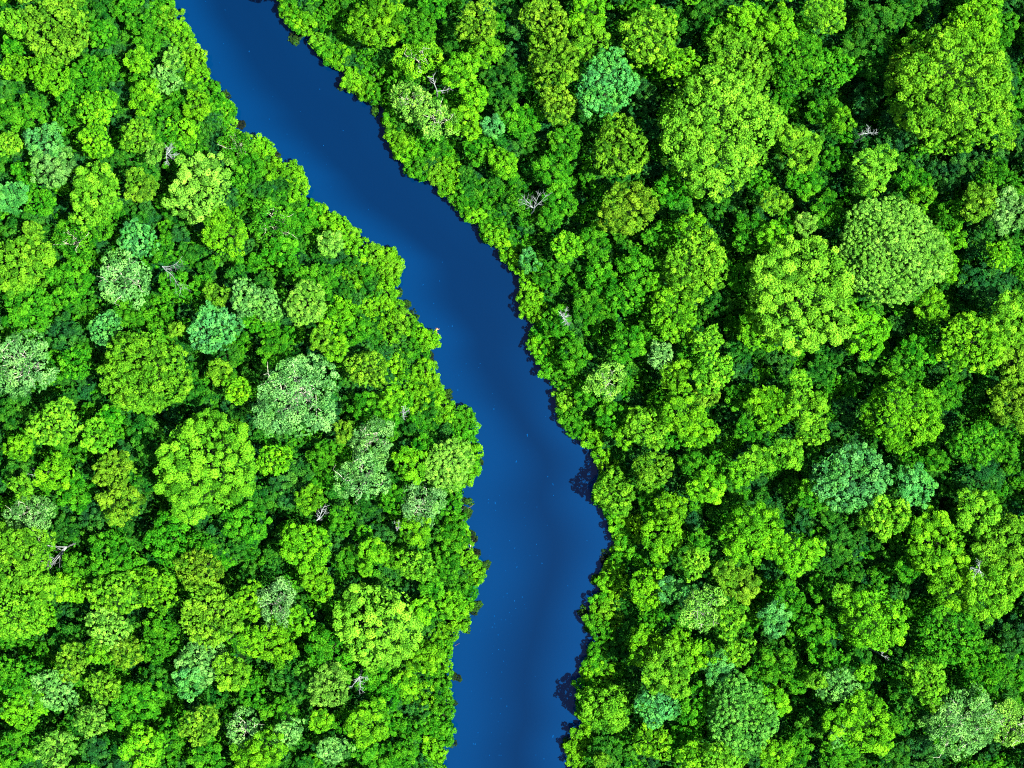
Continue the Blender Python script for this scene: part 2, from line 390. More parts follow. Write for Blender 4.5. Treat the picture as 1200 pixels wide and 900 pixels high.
# ------------------------------------------------------------------ survey: the trees (x y radius style colour [| short name])
SURVEY = """
65 35 42 S o | wide olive crown in top left corner; olive corner crown
15 25 18 C y
15 52 15 C g
15 78 18 S s
55 85 24 C l
98 88 22 C g
118 38 18 D g
120 14 16 C d
125 78 14 S g
145 10 14 C g
163 28 15 C g
172 52 16 C g
160 70 16 C l
188 35 16 B g
185 12 16 B g
200 68 13 C p
192 92 17 S s
215 88 14 B g
165 95 14 C g
80 108 18 S g
112 125 23 S l
75 140 17 S g
110 165 20 S l
30 135 22 C g
5 130 15 C g
8 168 16 S y
50 165 24 C t
60 196 25 C s
28 200 15 C g
30 219 14 C t
168 112 20 C l
185 130 15 C t
160 158 21 D y
180 178 13 F p
215 155 26 B l
230 122 18 C l
258 128 16 B l
276 170 20 F g
290 195 18 C g
207 122 15 C g
232 218 40 C p | large pale lime cauliflower crown near left bank; pale lime crown
262 272 28 C l
108 228 35 C y | bright yellow-green rounded crown on upper left; yellow-green rounded crown
163 217 20 C o
130 187 18 C d
152 190 18 C d
372 14 20 B g
400 20 20 B g
442 25 33 C l | bright lime crown at top beside right bank; top lime crown
487 30 25 C g
507 8 16 C g
527 52 9 C d
528 33 10 C d
560 25 26 S o
583 27 11 C g
570 58 20 C l
490 68 25 F l
470 95 18 C g
440 85 18 B g
430 62 16 B g
540 80 22 C l
555 110 18 C l
578 88 14 C d
596 80 16 C d
583 110 14 C d
597 132 18 C d
480 117 24 F p
512 138 24 F p
500 168 22 B g
545 142 20 C l
578 148 14 D t
560 172 18 C g
530 195 22 B l
590 190 18 C l
560 215 16 B g
575 235 16 B g
605 25 20 C e
605 65 18 C e
610 92 15 C d
640 20 29 S o
690 15 25 C l
650 70 34 S o | olive yellow crown beside mint tree; olive neighbour crown
692 45 24 C y
762 40 36 S o | grey-green and yellow mottled crown near top; mottled crown
712 97 38 S t | round mint green crown near top; round mint crown
655 122 22 S o
612 140 22 C g
663 165 20 C g
648 197 22 C g
690 127 16 C d
728 172 36 S o | dark speckled olive crown left of giant; speckled olive crown
735 243 34 C o
757 107 14 D e
748 135 15 D e
762 150 14 D e
845 148 78 L Y | giant spreading lime green crown in upper right; giant lime crown
868 72 40 L y
797 75 25 S l
878 24 25 C l
830 10 20 C d
838 36 15 C g
785 222 20 C g
915 28 22 C l
970 16 24 S y
935 66 38 L g
980 76 26 L g
968 128 20 C g
990 140 14 C l
940 170 27 C y
945 212 20 C g
975 186 14 C g
1030 28 28 C d
1062 6 18 C d
1003 50 20 C d
1027 72 22 C d
1015 116 18 C e
1032 98 16 C d
1122 102 79 L y | giant yellow-green ragged crown in top right corner; giant ragged crown
1145 28 32 L l
1070 80 28 L o
1055 148 28 C e
1176 32 20 C g
1160 8 20 C l
1192 8 15 C e
1026 196 28 C Y | bright yellow cauliflower crown below twiggy gap; bright yellow crown
1072 212 20 C g
1108 206 20 C e
1135 192 20 C e
1172 222 33 S g
1184 165 25 C e
10 230 20 C t
45 236 18 C t
20 265 18 C d
36 270 12 C o
20 310 37 C y | yellow cauliflower crown at left edge; left edge yellow crown
43 297 16 C o
85 284 25 F g
116 262 18 C g
80 330 28 C g
160 280 22 S t
190 292 16 C g
142 325 32 F s | silvery feathery crown with pale twigs; silvery twiggy crown
202 333 18 C g
30 360 32 C g
70 355 18 C d
70 390 22 C e
122 385 20 S t
150 365 20 C g
20 428 40 F s | silvery feathery crown at left edge; left edge silvery crown
86 425 20 S t
166 437 54 L y | large ragged yellow-green crown on left; large ragged crown
185 380 18 C g
206 385 10 C o
250 385 30 S t
288 350 22 S s
298 372 18 S t
262 415 18 C d
256 435 15 C o
236 334 14 C g
252 345 15 C o
276 322 12 C d
318 265 30 F g
345 260 20 C g
372 254 17 B l
392 268 18 B l
386 285 16 F p
330 296 20 C g
445 314 20 B l
415 325 20 B l
345 320 14 D g
375 325 20 C g
357 355 27 D p | small pale yellow-green smooth dome near left bank; small pale dome
310 330 13 C d
405 362 20 B l
440 362 22 B l
458 388 22 B l
392 372 18 C l
415 388 18 C g
310 357 20 S s
312 382 16 C t
320 410 20 C g
375 396 15 C o
392 408 16 C l
348 465 52 F s | large silvery feathery crown with bare white twigs; large silvery crown
430 432 24 S o
465 428 22 B l
478 448 20 B l
608 278 17 B g
620 305 14 C t
655 235 20 C g
645 255 16 C g
665 288 19 S s
696 284 22 C g
645 302 18 C d
642 322 18 C g
690 318 18 C d
706 328 22 C g
752 318 26 C g
775 332 16 C l
770 276 16 C g
810 262 16 C l
798 240 16 C d
840 240 15 C d
817 312 42 S y | speckled yellow crown with dark gaps; speckled yellow crown
850 310 9 D g
880 272 22 C g
870 327 18 C g
892 330 15 C d
845 352 20 C d
630 352 18 B l
652 375 18 C g
730 350 22 S g
690 358 20 C g
790 368 32 S l
765 388 18 C g
831 398 17 S y
775 416 16 S s
735 402 22 C g
645 408 18 B g
672 418 20 C t
712 446 23 F p | pale green crown with spiky outline near right bank; pale spiky crown
810 415 18 C g
792 438 18 C l
836 436 25 S y
868 408 18 C d
910 235 18 C o
940 345 70 C Y | giant brilliant yellow-green cauliflower crown; giant cauliflower crown
893 385 28 C l
905 276 18 C l
945 262 14 C p
970 246 20 C g
1050 293 68 D p | giant pale stippled dome crown; giant stippled dome
1017 387 30 C l
1118 280 16 C l
1110 312 18 C l
1082 232 16 C l
1120 250 18 C g
1150 236 22 C o
1186 246 28 S s
1150 284 18 C e
1172 298 16 S l
1140 326 17 D e
1165 346 25 D e
1186 376 32 C y
1196 422 28 C o
1192 476 30 C o
1140 402 38 S l | speckled lime crown near right edge; speckled lime crown
1095 358 20 C l
1085 385 18 C d
1080 410 20 C g
1060 430 22 C g
1022 428 18 C d
962 436 18 C d
938 444 13 S y
62 497 30 S y | yellow crown mottled with white at left; mottled yellow crown
20 525 17 C l
20 548 20 C d
24 572 15 C y
15 482 20 C d
113 512 20 C y
126 490 16 C g
32 606 28 F s
60 555 22 C l
86 577 22 C g
131 552 24 C o
138 590 26 C o
240 546 65 C y | giant lime cauliflower crown on left; giant left cauliflower crown
166 506 20 C d
145 530 14 C e
175 532 14 C d
12 655 44 L y | large yellow ragged crown at lower left edge; left edge ragged crown
16 722 34 L y
75 620 18 C d
108 605 18 C e
130 656 32 C g
90 666 20 C g
195 636 30 C g
232 642 18 C g
288 612 26 C g
300 585 20 C d
230 668 26 S o
276 456 18 S s
225 460 18 C d
430 478 20 C g
460 470 18 C l
490 472 20 B l
540 502 20 B g
435 516 26 F s
385 538 25 C g
402 506 13 C o
320 540 20 S l
425 560 31 F s | silvery feathery crown in middle of left forest; middle silvery crown
525 545 32 D p | pale smooth dome leaning over left bank; pale bank dome
482 545 22 C l
496 524 15 C g
492 592 27 F s
460 586 18 C g
350 555 20 C e
330 576 20 C e
362 585 18 C l
400 610 18 C g
426 627 12 D t
395 632 18 C e
357 642 31 C l | lime cauliflower crown of few big clumps; big-clump lime crown
366 676 18 C l
436 646 16 C l
460 656 14 C l
428 668 9 D l
486 622 20 C l
490 664 20 S y
530 628 20 C g
524 664 17 C t
410 655 16 C g
690 462 18 C t
718 488 20 C g
700 500 18 B g
735 510 16 C l
760 500 26 L y | twin upper tufted yellow crown near right bank; upper tufted yellow crown
766 552 24 L y
800 482 28 C l
822 506 20 C l
790 512 14 C g
830 460 18 S o
868 466 18 C g
896 470 20 C l
720 578 26 S y
830 570 22 C l
788 597 20 C l
815 546 18 C g
765 586 18 C g
840 537 9 D g
838 553 8 D t
890 540 20 C y
880 502 18 C g
868 556 15 C l
740 620 24 B l
776 630 27 C l
728 652 15 B l
815 613 12 D e
835 601 8 D d
852 595 8 D d
880 626 38 C l | lime crown with blue-green flank in lower middle right; blue-flanked lime crown
820 636 14 C g
816 660 18 S y
850 672 15 C o
945 476 25 C y
956 506 18 S y
910 482 22 C l
925 532 20 C y
1062 487 46 L l | ragged mid-lime crown of twin tops on right; twin-topped ragged crown
995 480 20 S e
1145 520 28 S g
1180 526 18 C g
1112 462 20 C g
1000 560 45 S t | large pale mint crown on right; large mint crown
955 582 20 C g
1076 570 24 C t
1040 606 28 S y
1100 540 14 C g
1070 545 18 C g
985 636 20 C d
950 544 15 C d
975 605 15 C d
906 640 18 C l
936 652 28 C l
1100 640 38 C l
1150 602 30 C y
1182 645 42 C y | huge bright yellow cauliflower crown at right edge; right edge yellow crown
1122 684 34 C l
1166 692 38 C y
1052 655 18 C d
1065 668 16 C g
1148 558 28 C e
46 690 20 C y
42 722 22 C l
80 690 20 C l
132 697 30 S y
125 738 26 S p
182 692 26 S l
82 776 22 S o
146 766 20 S o
115 764 18 F s
76 750 20 C d
186 750 27 C g
186 792 18 C d
245 724 38 S o | tall olive crown of loose clumps at lower left; lower olive crown
236 776 31 S s
270 790 22 C y
220 800 20 C t
290 706 22 S s
292 752 18 C l
60 810 28 S s
20 798 28 L g
26 834 25 C l
120 806 20 S o
105 846 20 S p
156 830 32 C g | rounded mid-green crown of big lobes at lower left; big-lobed green crown
64 880 24 S p
15 880 25 C g
166 880 28 C l
196 858 15 C g
196 876 16 C g
132 876 16 C d
108 880 16 C e
232 852 24 S o
240 890 22 C g
285 855 22 F s
290 890 22 C l
250 818 16 C d
292 815 16 C g
322 710 26 F s
350 728 16 C l
376 690 16 C l
318 756 26 C l
385 766 29 C g
440 737 54 C Y | giant pale lime cauliflower crown at bottom left; giant pale cauliflower crown
345 796 30 S d
385 806 26 C p
446 806 28 C g
474 802 16 C l
430 850 28 C l
325 840 24 C g
336 860 18 S s
310 880 24 C l
375 846 14 C l
400 846 14 C g
390 880 18 S s
425 878 18 C t
446 890 20 C g
505 690 16 C g
530 710 18 C l
495 716 16 C l
512 752 20 B l
498 772 20 C l
498 815 22 B l
500 850 22 B g
500 882 20 B g
472 886 18 C g
480 856 16 C g
728 695 18 B l
760 690 24 C l
716 722 22 B y
785 692 16 C t
765 726 18 C g
740 742 16 C d
824 716 28 F p | pale feathery crown with whitish twigs on right; pale feathery crown
808 700 15 C t
856 726 22 S y
866 766 18 S y
870 686 22 C o
758 760 25 C l
795 755 18 C l
782 787 32 C y | yellow lime crown near lower right bank; yellow lime crown
820 770 22 C l
842 786 20 C t
716 780 18 B l
704 798 18 B l
710 830 30 C y
770 830 25 S t
815 826 24 C g
872 841 46 D T | large blue-green smooth dome at bottom right; blue-green dome
907 826 20 C l
690 880 16 B g
712 882 20 C d
705 892 10 C y
765 870 24 S l
800 870 18 C g
820 892 25 S l
850 890 24 S y
895 790 20 C g
925 705 22 C g
960 690 15 C t
990 698 15 S y
960 735 22 C g
910 725 20 C t
1027 730 40 C l | rounded lime crown above twig gap at lower right; rounded lime crown
1115 745 40 S g
1150 790 26 S g
1090 800 26 L y
1162 780 24 C g
1190 750 20 C e
1015 790 12 C l
1008 770 14 C d
985 805 24 S s
958 798 12 C y
912 780 24 C g
936 798 16 C g
960 765 15 C t
980 776 16 C g
1013 850 40 C l | rounded lime crown at bottom right; bottom rounded lime crown
985 862 13 S s
955 846 22 C d
935 880 20 C g
910 886 20 C l
1132 850 44 F s | large silvery blue feathery crown in bottom right corner; bottom right silvery crown
1188 850 30 F p
1066 838 22 S d
1055 812 15 C d
1080 885 25 C e
1050 890 20 C d
1100 830 10 C y
985 892 24 C g
"""
PAL = {
    'T': (0.046, 0.170, 0.0200),   # leaf reflectance
    'Y': (0.076, 0.205, 0.0090), 'y': (0.053, 0.170, 0.0050), 'l': (0.048, 0.170, 0.0026), 'g': (0.017, 0.108, 0.0024),
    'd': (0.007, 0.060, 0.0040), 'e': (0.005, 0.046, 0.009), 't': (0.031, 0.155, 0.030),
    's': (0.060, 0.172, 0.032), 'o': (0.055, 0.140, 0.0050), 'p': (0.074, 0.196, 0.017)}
COLW = {'T': 'fresh blue-green', 'Y': 'brilliant lime', 'y': 'yellow-green', 'l': 'lime green', 'g': 'mid-green', 'd': 'dark green', 'e': 'dark blue-green', 't': 'mint green', 's': 'silvery green', 'o': 'olive yellow', 'p': 'pale green'}
TIER = {'T': 18.5, 'Y': 21, 'y': 21, 'p': 21, 'l': 19.5, 'o': 19.5, 's': 18.5, 't': 18.5, 'g': 15, 'd': 11.5, 'e': 10.5}
TEX = {'C': 'rounded lumpy', 'L': 'ragged', 'D': 'smooth domed', 'S': 'speckled', 'F': 'feathery', 'B': 'bushy', 'P': 'star-shaped'}

rnd = random.Random(11)
trees = []
for ln in SURVEY.strip().splitlines():
    a, _, b = ln.partition('|')
    x, y, r, k, c = a.split()
    t = dict(x=float(x), y=float(y), r=float(r), k=k, c=c)
    if b.strip():
        lab, ref = b.strip().split(';'); t['label'] = lab.strip(); t['ref'] = ref.strip()
    if 'ref' not in t and len(trees) % 2 and ((c == 't' and t['r'] < 21) or (c == 's' and t['r'] < 24)):
        t['c'] = 'g' if c == 't' else 'l'
    trees.append(t)

# bushes following both banks, their outer edge on the surveyed waterline
def bank_walk(line, side):
    A = np.array(line, float); seg = np.hypot(*np.diff(A, axis=0).T); cum = np.concatenate([[0], np.cumsum(seg)])
    s, out = 6.0, []
    while s < cum[-1] - 6:
        def at(q):
            q = min(max(q, 0), cum[-1]); i = min(np.searchsorted(cum, q, 'right') - 1, len(seg) - 1)
            return A[i] + (A[i + 1] - A[i]) * (q - cum[i]) / seg[i]
        p = at(s); d = at(s + 9) - at(s - 9); d /= np.hypot(*d) + 1e-9
        nx = np.array([d[1], -d[0]]) * side           # towards the land
        r = rnd.uniform(11, 17)
        c = p + nx * r * 0.96
        out.append(dict(x=c[0], y=c[1], r=r, k='B', c=rnd.choice('llllggy' if p[1] < 470 else 'lllggg'), bank='left' if side < 0 else 'right', s=s))
        s += r * rnd.uniform(1.0, 1.35)
    return out
banks = bank_walk(LEFT, -1) + bank_walk(RIGHT, 1)
banks = [b for b in banks if -30 < b['y'] < 930]

LIMIT = 300
proper = [t for t in trees if t['k'] not in 'BP']
proper.sort(key=lambda t: -t['r'])
small = proper[LIMIT - 4:]; proper = proper[:LIMIT - 4]
keep = [t for t in trees if t not in small]

# ------------------------------------------------------------------ labels
refs = [t for t in trees if 'ref' in t]
def size_word(r):
    return 'large' if r >= 40 else 'broad' if r >= 29 else 'medium' if r >= 22 else 'small' if r >= 15 else 'tiny'
def direction(dx, dy):
    a = math.degrees(math.atan2(-dy, dx)) % 360
    return ['right of', 'above right of', 'above', 'above left of', 'left of', 'below left of', 'below', 'below right of'][int(((a + 22.5) % 360) // 45)]
def describe(t):
    n = 'bush at the water\'s edge' if 'bank' in t else 'bush' if t['k'] == 'B' else 'tree'
    if t['k'] == 'B':
        return f"{size_word(t['r'])} {COLW[t['c']]} {n}"
    return f"{size_word(t['r'])} {COLW[t['c']]} {TEX[t['k']]} {n}"
ORD = ['', 'second', 'third', 'fourth', 'fifth', 'sixth', 'seventh', 'eighth', 'ninth', 'tenth']
def make_labels(ts):
    bag = {}
    for t in ts:
        if 'label' in t: continue
        q = sorted(refs, key=lambda f: math.hypot(f['x'] - t['x'], f['y'] - t['y']) - 0.5 * f['r'])
        best = None
        for f in q[:3]:
            key = (describe(t), direction(t['x'] - f['x'], t['y'] - f['y']), f['ref'])
            if key not in bag:
                best = key; ref = f; break
        if best is None:
            ref = q[0]; best = (describe(t), direction(t['x'] - ref['x'], t['y'] - ref['y']), ref['ref'])
        bag.setdefault(best, []).append((math.hypot(t['x'] - ref['x'], t['y'] - ref['y']), t))
    for (d, di, rf), L in bag.items():
        L.sort(key=lambda p: p[0])
        for i, (_, t) in enumerate(L):
            t['label'] = f"{(ORD[i] + ' ') if i else ''}{d} {di} the {rf}"
make_labels(keep + banks)

# ------------------------------------------------------------------ build trees
def link(name, data, parent=None):
    o = bpy.data.objects.new(name, data); COL.objects.link(o)
    if parent: o.parent = parent
    return o

def vary(c, r):
    k = r.uniform(0.86, 1.14)
    return tuple(max(0, v * k * r.uniform(0.92, 1.08)) for v in c)

def tree_height(t):
    if t['k'] == 'B':
        return (3.8 if 'bank' in t else 5.8) + t['r'] * 0.10 + rnd.uniform(-0.6, 0.8)
    if t['k'] == 'P':
        return 15.0
    return TIER[t['c']] + t['r'] * 0.13 + rnd.uniform(-2.0, 2.0)

def bank_limit(t, h):         # trees by the water are lower
    X, Y = world(t['x'], t['y'], 8)
    d = float(river_sd(np.array([[X, Y]]))[0])
    return h * float(np.interp(d, [2, 22], [0.5, 1.0])) if 'bank' not in t else h

for t in keep + banks:
    h = tree_height(t)
    if t['k'] != 'B' or 'bank' not in t: h = bank_limit(t, h)
    if t['k'] == 'P':
        R0 = t['r'] * mpp(h)
        X, Y = world(t['x'], t['y'], h)
        g = float(ground_z(np.array([[X, Y]]))[0])
        root = link('palm_tree', None); root.location = (X, Y, g - 0.1)
        V, F, T = palm_data(R0, 5)
        cr = link('crown', mesh_from('crown_palm', V, F, M_LEAF, T), root); cr.location = (0, 0, h - g); cr.color = (0.06, 0.15, 0.012, 1)
        tv, tf = tube([(0, 0, 0), (0.2, 0.1, 5), (0.1, 0.2, 10), (0, 0, h - g)], [0.28, 0.2, 0.18, 0.16], 8)
        link('trunk', mesh_from('trunk_palm', tv, tf, M_BARK, smooth=True), root)
        root['label'] = t['label']; root['category'] = 'palm'
        continue
    st = STYLE[t['k']]
    R = t['r'] * mpp(h - 2)
    zc = h - st['flat'] * R * 0.95                   # widest level of the crown
    X, Y = world(t['x'], t['y'], zc + 0.3 * R)
    g = float(ground_z(np.array([[X, Y]]))[0])
    if 'bank' in t: g = max(g, -0.2)
    me, rs, subs = crown_mesh(t['k'], t['r'])
    sc = R / (rs * PX0)
    name = 'riverbank_bush' if t['k'] == 'B' else 'rainforest_tree'
    root = link(name, None); root.location = (X, Y, g - 0.15); root.rotation_euler.z = rnd.uniform(0, 6.283)
    root['label'] = t['label']; root['category'] = 'bush' if t['k'] == 'B' else 'tree'
    root['group'] = 'bushes and low trees along the river' if t['k'] == 'B' else 'trees of the rainforest canopy'
    cr = link('crown', me, root); cr.location = (0, 0, zc - g); cr.scale = (sc, sc, sc * rnd.uniform(0.9, 1.15))
    cc = vary(PAL[t['c']], rnd)
    if t['k'] == 'F': cc = (cc[0] * 1.15, cc[1] * 1.08, cc[2] * 1.35)
    cr.color = (*cc, 1)
    H = zc - g - 0.15 * R
    tm = trunk_mesh(t['k'] == 'F', R, max(H, 1.5), subs, int(t['x'] * 7 + t['y']))
    tr = link('trunk', tm, root)
    zz = max(v.co.z for v in tm.vertices) if False else None
    Hk = max(3, round(max(H, 1.5) / 2) * 2)
    tr.scale = (1, 1, max(H, 1.5) / Hk)

# ------------------------------------------------------------------ undergrowth and the forest around: one mass nobody could count
pts, rots, scls, ids, cols = [], [], [], [], []
proto = bpy.data.collections.new('undergrowth_protos')
PK = []
for kind, r in (('C', 11), ('C', 14), ('S', 14), ('D', 11), ('C', 20), ('S', 24), ('C', 28), ('L', 33), ('F', 28), ('B', 14)):
    for j in range(2):
        V, F, T, _ = crown_data(kind, r * PX0, 9000 + r * 10 + j + hash_int(kind))
        o = bpy.data.objects.new('undergrowth_%02d' % len(PK), mesh_from('undergrowth', V, F, M_MASS, T))
        proto.objects.link(o); PK.append((kind, r))
def pick(kind, r):
    c = [i for i, (k, q) in enumerate(PK) if k == kind]
    m = min(abs(PK[i][1] - r) for i in c); c = [i for i in c if abs(PK[i][1] - r) == m]
    return rnd.choice(c)
def add_mass(X, Y, h, rpx, kind, col):
    i = pick(kind, rpx); R = rpx * PX0
    pts.append((X, Y, h - STYLE[kind]['flat'] * R)); rots.append((0, 0, rnd.uniform(0, 6.283)))
    scls.append(rpx / PK[i][1]); ids.append(i); cols.append((*vary(PAL[col], rnd), 1))
for t in small:
    h = bank_limit(t, tree_height(t)); X, Y = world(t['x'], t['y'], h - 1)
    add_mass(X, Y, h, t['r'], t['k'] if t['k'] in 'CSD' else 'C', t['c'])
cov = np.array([(t['x'], t['y'], t['r']) for t in trees + banks])
# gaps between the canopy trees
gx = np.arange(-20, 1225, 13.0); gy = np.arange(-20, 925, 13.0)
cand = np.array([(x + rnd.uniform(-6, 6), y + rnd.uniform(-6, 6)) for x in gx for y in gy])
wd = river_sd(np.array([world(x, y, 5) for x, y in cand]))
for (x, y), d in zip(cand, wd):
    if d < 3.2: continue
    q = np.hypot(cov[:, 0] - x, cov[:, 1] - y) / cov[:, 2]
    m = q.min()
    if m < 0.78: continue
    if rnd.random() < (0.28 if x < 560 else 0.16): continue
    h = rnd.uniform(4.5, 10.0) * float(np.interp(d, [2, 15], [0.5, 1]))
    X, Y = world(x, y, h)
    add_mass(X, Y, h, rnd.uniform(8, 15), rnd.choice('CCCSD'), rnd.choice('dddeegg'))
# brush and roots at the waterline, bank shade painted into their near-black colour
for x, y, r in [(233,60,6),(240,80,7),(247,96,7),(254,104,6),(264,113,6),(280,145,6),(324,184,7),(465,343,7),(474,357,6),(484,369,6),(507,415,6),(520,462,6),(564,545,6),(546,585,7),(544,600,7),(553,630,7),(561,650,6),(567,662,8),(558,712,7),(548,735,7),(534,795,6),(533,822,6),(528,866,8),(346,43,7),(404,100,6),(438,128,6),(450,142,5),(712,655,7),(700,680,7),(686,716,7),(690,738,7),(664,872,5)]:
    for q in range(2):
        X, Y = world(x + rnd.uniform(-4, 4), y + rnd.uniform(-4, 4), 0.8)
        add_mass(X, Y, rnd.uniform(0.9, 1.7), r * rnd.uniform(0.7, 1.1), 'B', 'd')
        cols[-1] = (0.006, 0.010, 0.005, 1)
# seedlings and ferns close to the ground
for x in np.arange(-20, 1225, 10.0):
    for y in np.arange(-20, 925, 10.0):
        xx, yy = x + rnd.uniform(-5, 5), y + rnd.uniform(-5, 5)
        m = (np.hypot(cov[:, 0] - xx, cov[:, 1] - yy) / cov[:, 2]).min()
        if m < 0.6: continue
        X, Y = world(xx, yy, 2.5)
        if float(river_sd(np.array([[X, Y]]))[0]) < 3: continue
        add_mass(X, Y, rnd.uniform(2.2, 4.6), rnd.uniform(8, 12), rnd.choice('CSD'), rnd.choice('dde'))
# the forest goes on past what the camera frames
for i in range(-17, 18):
    for j in range(-15, 16):
        X, Y = i * 10 + rnd.uniform(-4, 4), j * 10 + rnd.uniform(-4, 4)
        s = mpp(16); px, py = X / s + 600, 450 - Y / s
        if -14 < px < 1214 and -14 < py < 914: continue
        if float(river_sd(np.array([[X, Y]]))[0]) < 5: continue
        c = rnd.choice('yllggdgteos'); r = rnd.uniform(17, 36)
        add_mass(X, Y, TIER[c] + r * 0.12 + rnd.uniform(-2, 1), r, rnd.choice('CCCSSLF'), c)

me = bpy.data.meshes.new('undergrowth'); me.from_pydata(pts, [], [])
def attr(n, ty, key, vals):
    a = me.attributes.new(n, ty, 'POINT'); a.data.foreach_set(key, np.array(vals, np.float32 if ty != 'INT' else np.int32).ravel())
attr('rot', 'FLOAT_VECTOR', 'vector', rots); attr('scl', 'FLOAT', 'value', scls); attr('pid', 'INT', 'value', ids); attr('leaf_color', 'FLOAT_COLOR', 'color', cols)
mass = link('forest_undergrowth', me); mass['kind'] = 'stuff'
mass['label'] = 'dark green undergrowth and low treetops filling the gaps between tall crowns'
ng = bpy.data.node_groups.new('undergrowth_scatter', 'GeometryNodeTree')
ng.interface.new_socket('Geometry', in_out='INPUT', socket_type='NodeSocketGeometry')
ng.interface.new_socket('Geometry', in_out='OUTPUT', socket_type='NodeSocketGeometry')
gi = ng.nodes.new('NodeGroupInput'); go = ng.nodes.new('NodeGroupOutput')
iop = ng.nodes.new('GeometryNodeInstanceOnPoints'); ci = ng.nodes.new('GeometryNodeCollectionInfo')
ci.inputs['Collection'].default_value = proto; ci.inputs['Separate Children'].default_value = True; ci.inputs['Reset Children'].default_value = True
def named(n, ty):
    a = ng.nodes.new('GeometryNodeInputNamedAttribute'); a.data_type = ty; a.inputs['Name'].default_value = n
    return a.outputs['Attribute']
e2r = ng.nodes.new('FunctionNodeEulerToRotation')
lk = ng.links.new
lk(gi.outputs[0], iop.inputs['Points']); lk(ci.outputs[0], iop.inputs['Instance']); iop.inputs['Pick Instance'].default_value = True
lk(named('pid', 'INT'), iop.inputs['Instance Index']); lk(named('rot', 'FLOAT_VECTOR'), e2r.inputs[0]); lk(e2r.outputs[0], iop.inputs['Rotation'])
lk(named('scl', 'FLOAT'), iop.inputs['Scale']); lk(iop.outputs[0], go.inputs[0])
md = mass.modifiers.new('scatter', 'NODES'); md.node_group = ng

# ------------------------------------------------------------------ bare trees and fallen wood
def limb(rng, p0, d0, ln, r0, n=7, wob=0.16, droop=0.0):
    p = np.array(p0, float); d = np.array(d0, float); d /= np.linalg.norm(d); path = [p.copy()]
    for i in range(n):
        d = d + rng.normal(size=3) * wob; d[2] -= droop; d /= np.linalg.norm(d)
        p = p + d * ln / n; path.append(p.copy())
    return np.array(path), np.linspace(r0, r0 * 0.22, n + 1)

def bare_tree(px, py, h, ang, span, nb, label, mat=M_WHITE, spread=0.7, r0=0.085, rise=0.35):
    """dead tree: a leaning trunk whose bleached branches show above the canopy, branches reaching towards ang (degrees in the photo)"""
    rng = np.random.default_rng(int(px * 31 + py))
    X, Y = world(px, py, h); g = float(ground_z(np.array([[X, Y]]))[0])
    root = link('dead_tree', None); root.location = (X, Y, g - 0.1); root['label'] = label; root['category'] = 'dead tree'
    H = h - g
    tp = np.stack([np.linspace(-0.6, 0, 8) + rng.normal(size=8) * .1, rng.normal(size=8) * .1, np.linspace(0, H, 8)], 1); tp[-1, :2] = 0
    v, f = tube(tp, np.linspace(r0 * 2, r0, 8), 8)
    link('trunk', mesh_from('trunk_dead', v, f, mat, smooth=True), root)
    a = math.radians(ang)
    for i in range(nb):
        b = a + spread * (i / max(nb - 1, 1) - 0.5) * 2 + rng.normal() * 0.12
        ln = span * rng.uniform(0.7, 1.0)
        pa, ra = limb(rng, (0, 0, H - 0.2 * i), (math.cos(b), math.sin(b), rise), ln, r0, droop=0.03)
        parts = [tube(pa, ra, 6)]
        for q in range(7):
            s = pa[rng.integers(1, 7)]; bb = b + rng.choice([-1, 1]) * rng.uniform(0.5, 1.0)
            pb, rb = limb(rng, s, (math.cos(bb), math.sin(bb), 0.25), ln * rng.uniform(0.25, 0.5), r0 * 0.42, 5)
            parts.append(tube(pb, rb, 5))
            for _ in range(2):
                bc = bb + rng.choice([-1, 1]) * rng.uniform(0.4, 1.0)
                pc, rc_ = limb(rng, pb[rng.integers(1, 4)], (math.cos(bc), math.sin(bc), 0.2), ln * rng.uniform(0.1, 0.22), r0 * 0.2, 4)
                parts.append(tube(pc, rc_, 4))
        v, f = merge(parts)
        link('branch', mesh_from('branch_dead', v, f, mat, smooth=True), root)

bare_tree(190, 312, 23.5, -18, 9.5, 2, 'dead tree with white branches reaching right over green crowns, upper left', spread=0.35)
bare_tree(626, 244, 21, 100, 4.8, 4, 'bleached dead tree with fanned white twigs, close to right bank', spread=0.9)
bare_tree(195, 180, 24, 10, 3.2, 4, 'small white bare branches in dark gap above the pale lime crown', spread=1.6, r0=0.12)
bare_tree(512, 107, 16.5, 60, 4.8, 2, 'dead tree with two curved white branches among pale feathery crowns by right bank', spread=0.9, r0=0.13)
bare_tree(78, 641, 15, 192, 10.5, 3, 'fallen grey-white trunks pointing left across a dark gap at left', spread=0.16, r0=0.16, rise=-0.02)
bare_tree(371, 610, 18, 55, 4.8, 2, 'lone white branch above a dark hollow near the big-clump lime crown', spread=0.25, r0=0.15)
bare_tree(421, 793, 20, -70, 3.8, 3, 'forked white dead branch below the giant pale cauliflower crown', spread=0.8, r0=0.15)
bare_tree(275, 738, 17, 215, 3.0, 2, 'two thin white twigs in gap right of the lower olive crown', spread=0.3, r0=0.09)
bare_tree(1018, 156, 21, 100, 2.8, 3, 'pale twiggy dead top just above the bright yellow crown', spread=1.3, r0=0.12)
bare_tree(45, 555, 17, 170, 2.6, 2, 'small curved grey twigs beside lime crown near left edge', spread=0.6, r0=0.08)
bare_tree(472, 484, 17, 40, 2.2, 4, 'little white dead top among green crowns near left bank', spread=1.5, r0=0.11)
bare_tree(660, 372, 16, 20, 2.6, 5, 'little white dead top among green crowns near right bank', spread=1.9, r0=0.11)
bare_tree(1148, 668, 29, 200, 2.6, 4, 'white bare twigs in hole between yellow crowns at right edge', spread=1.7, r0=0.1)
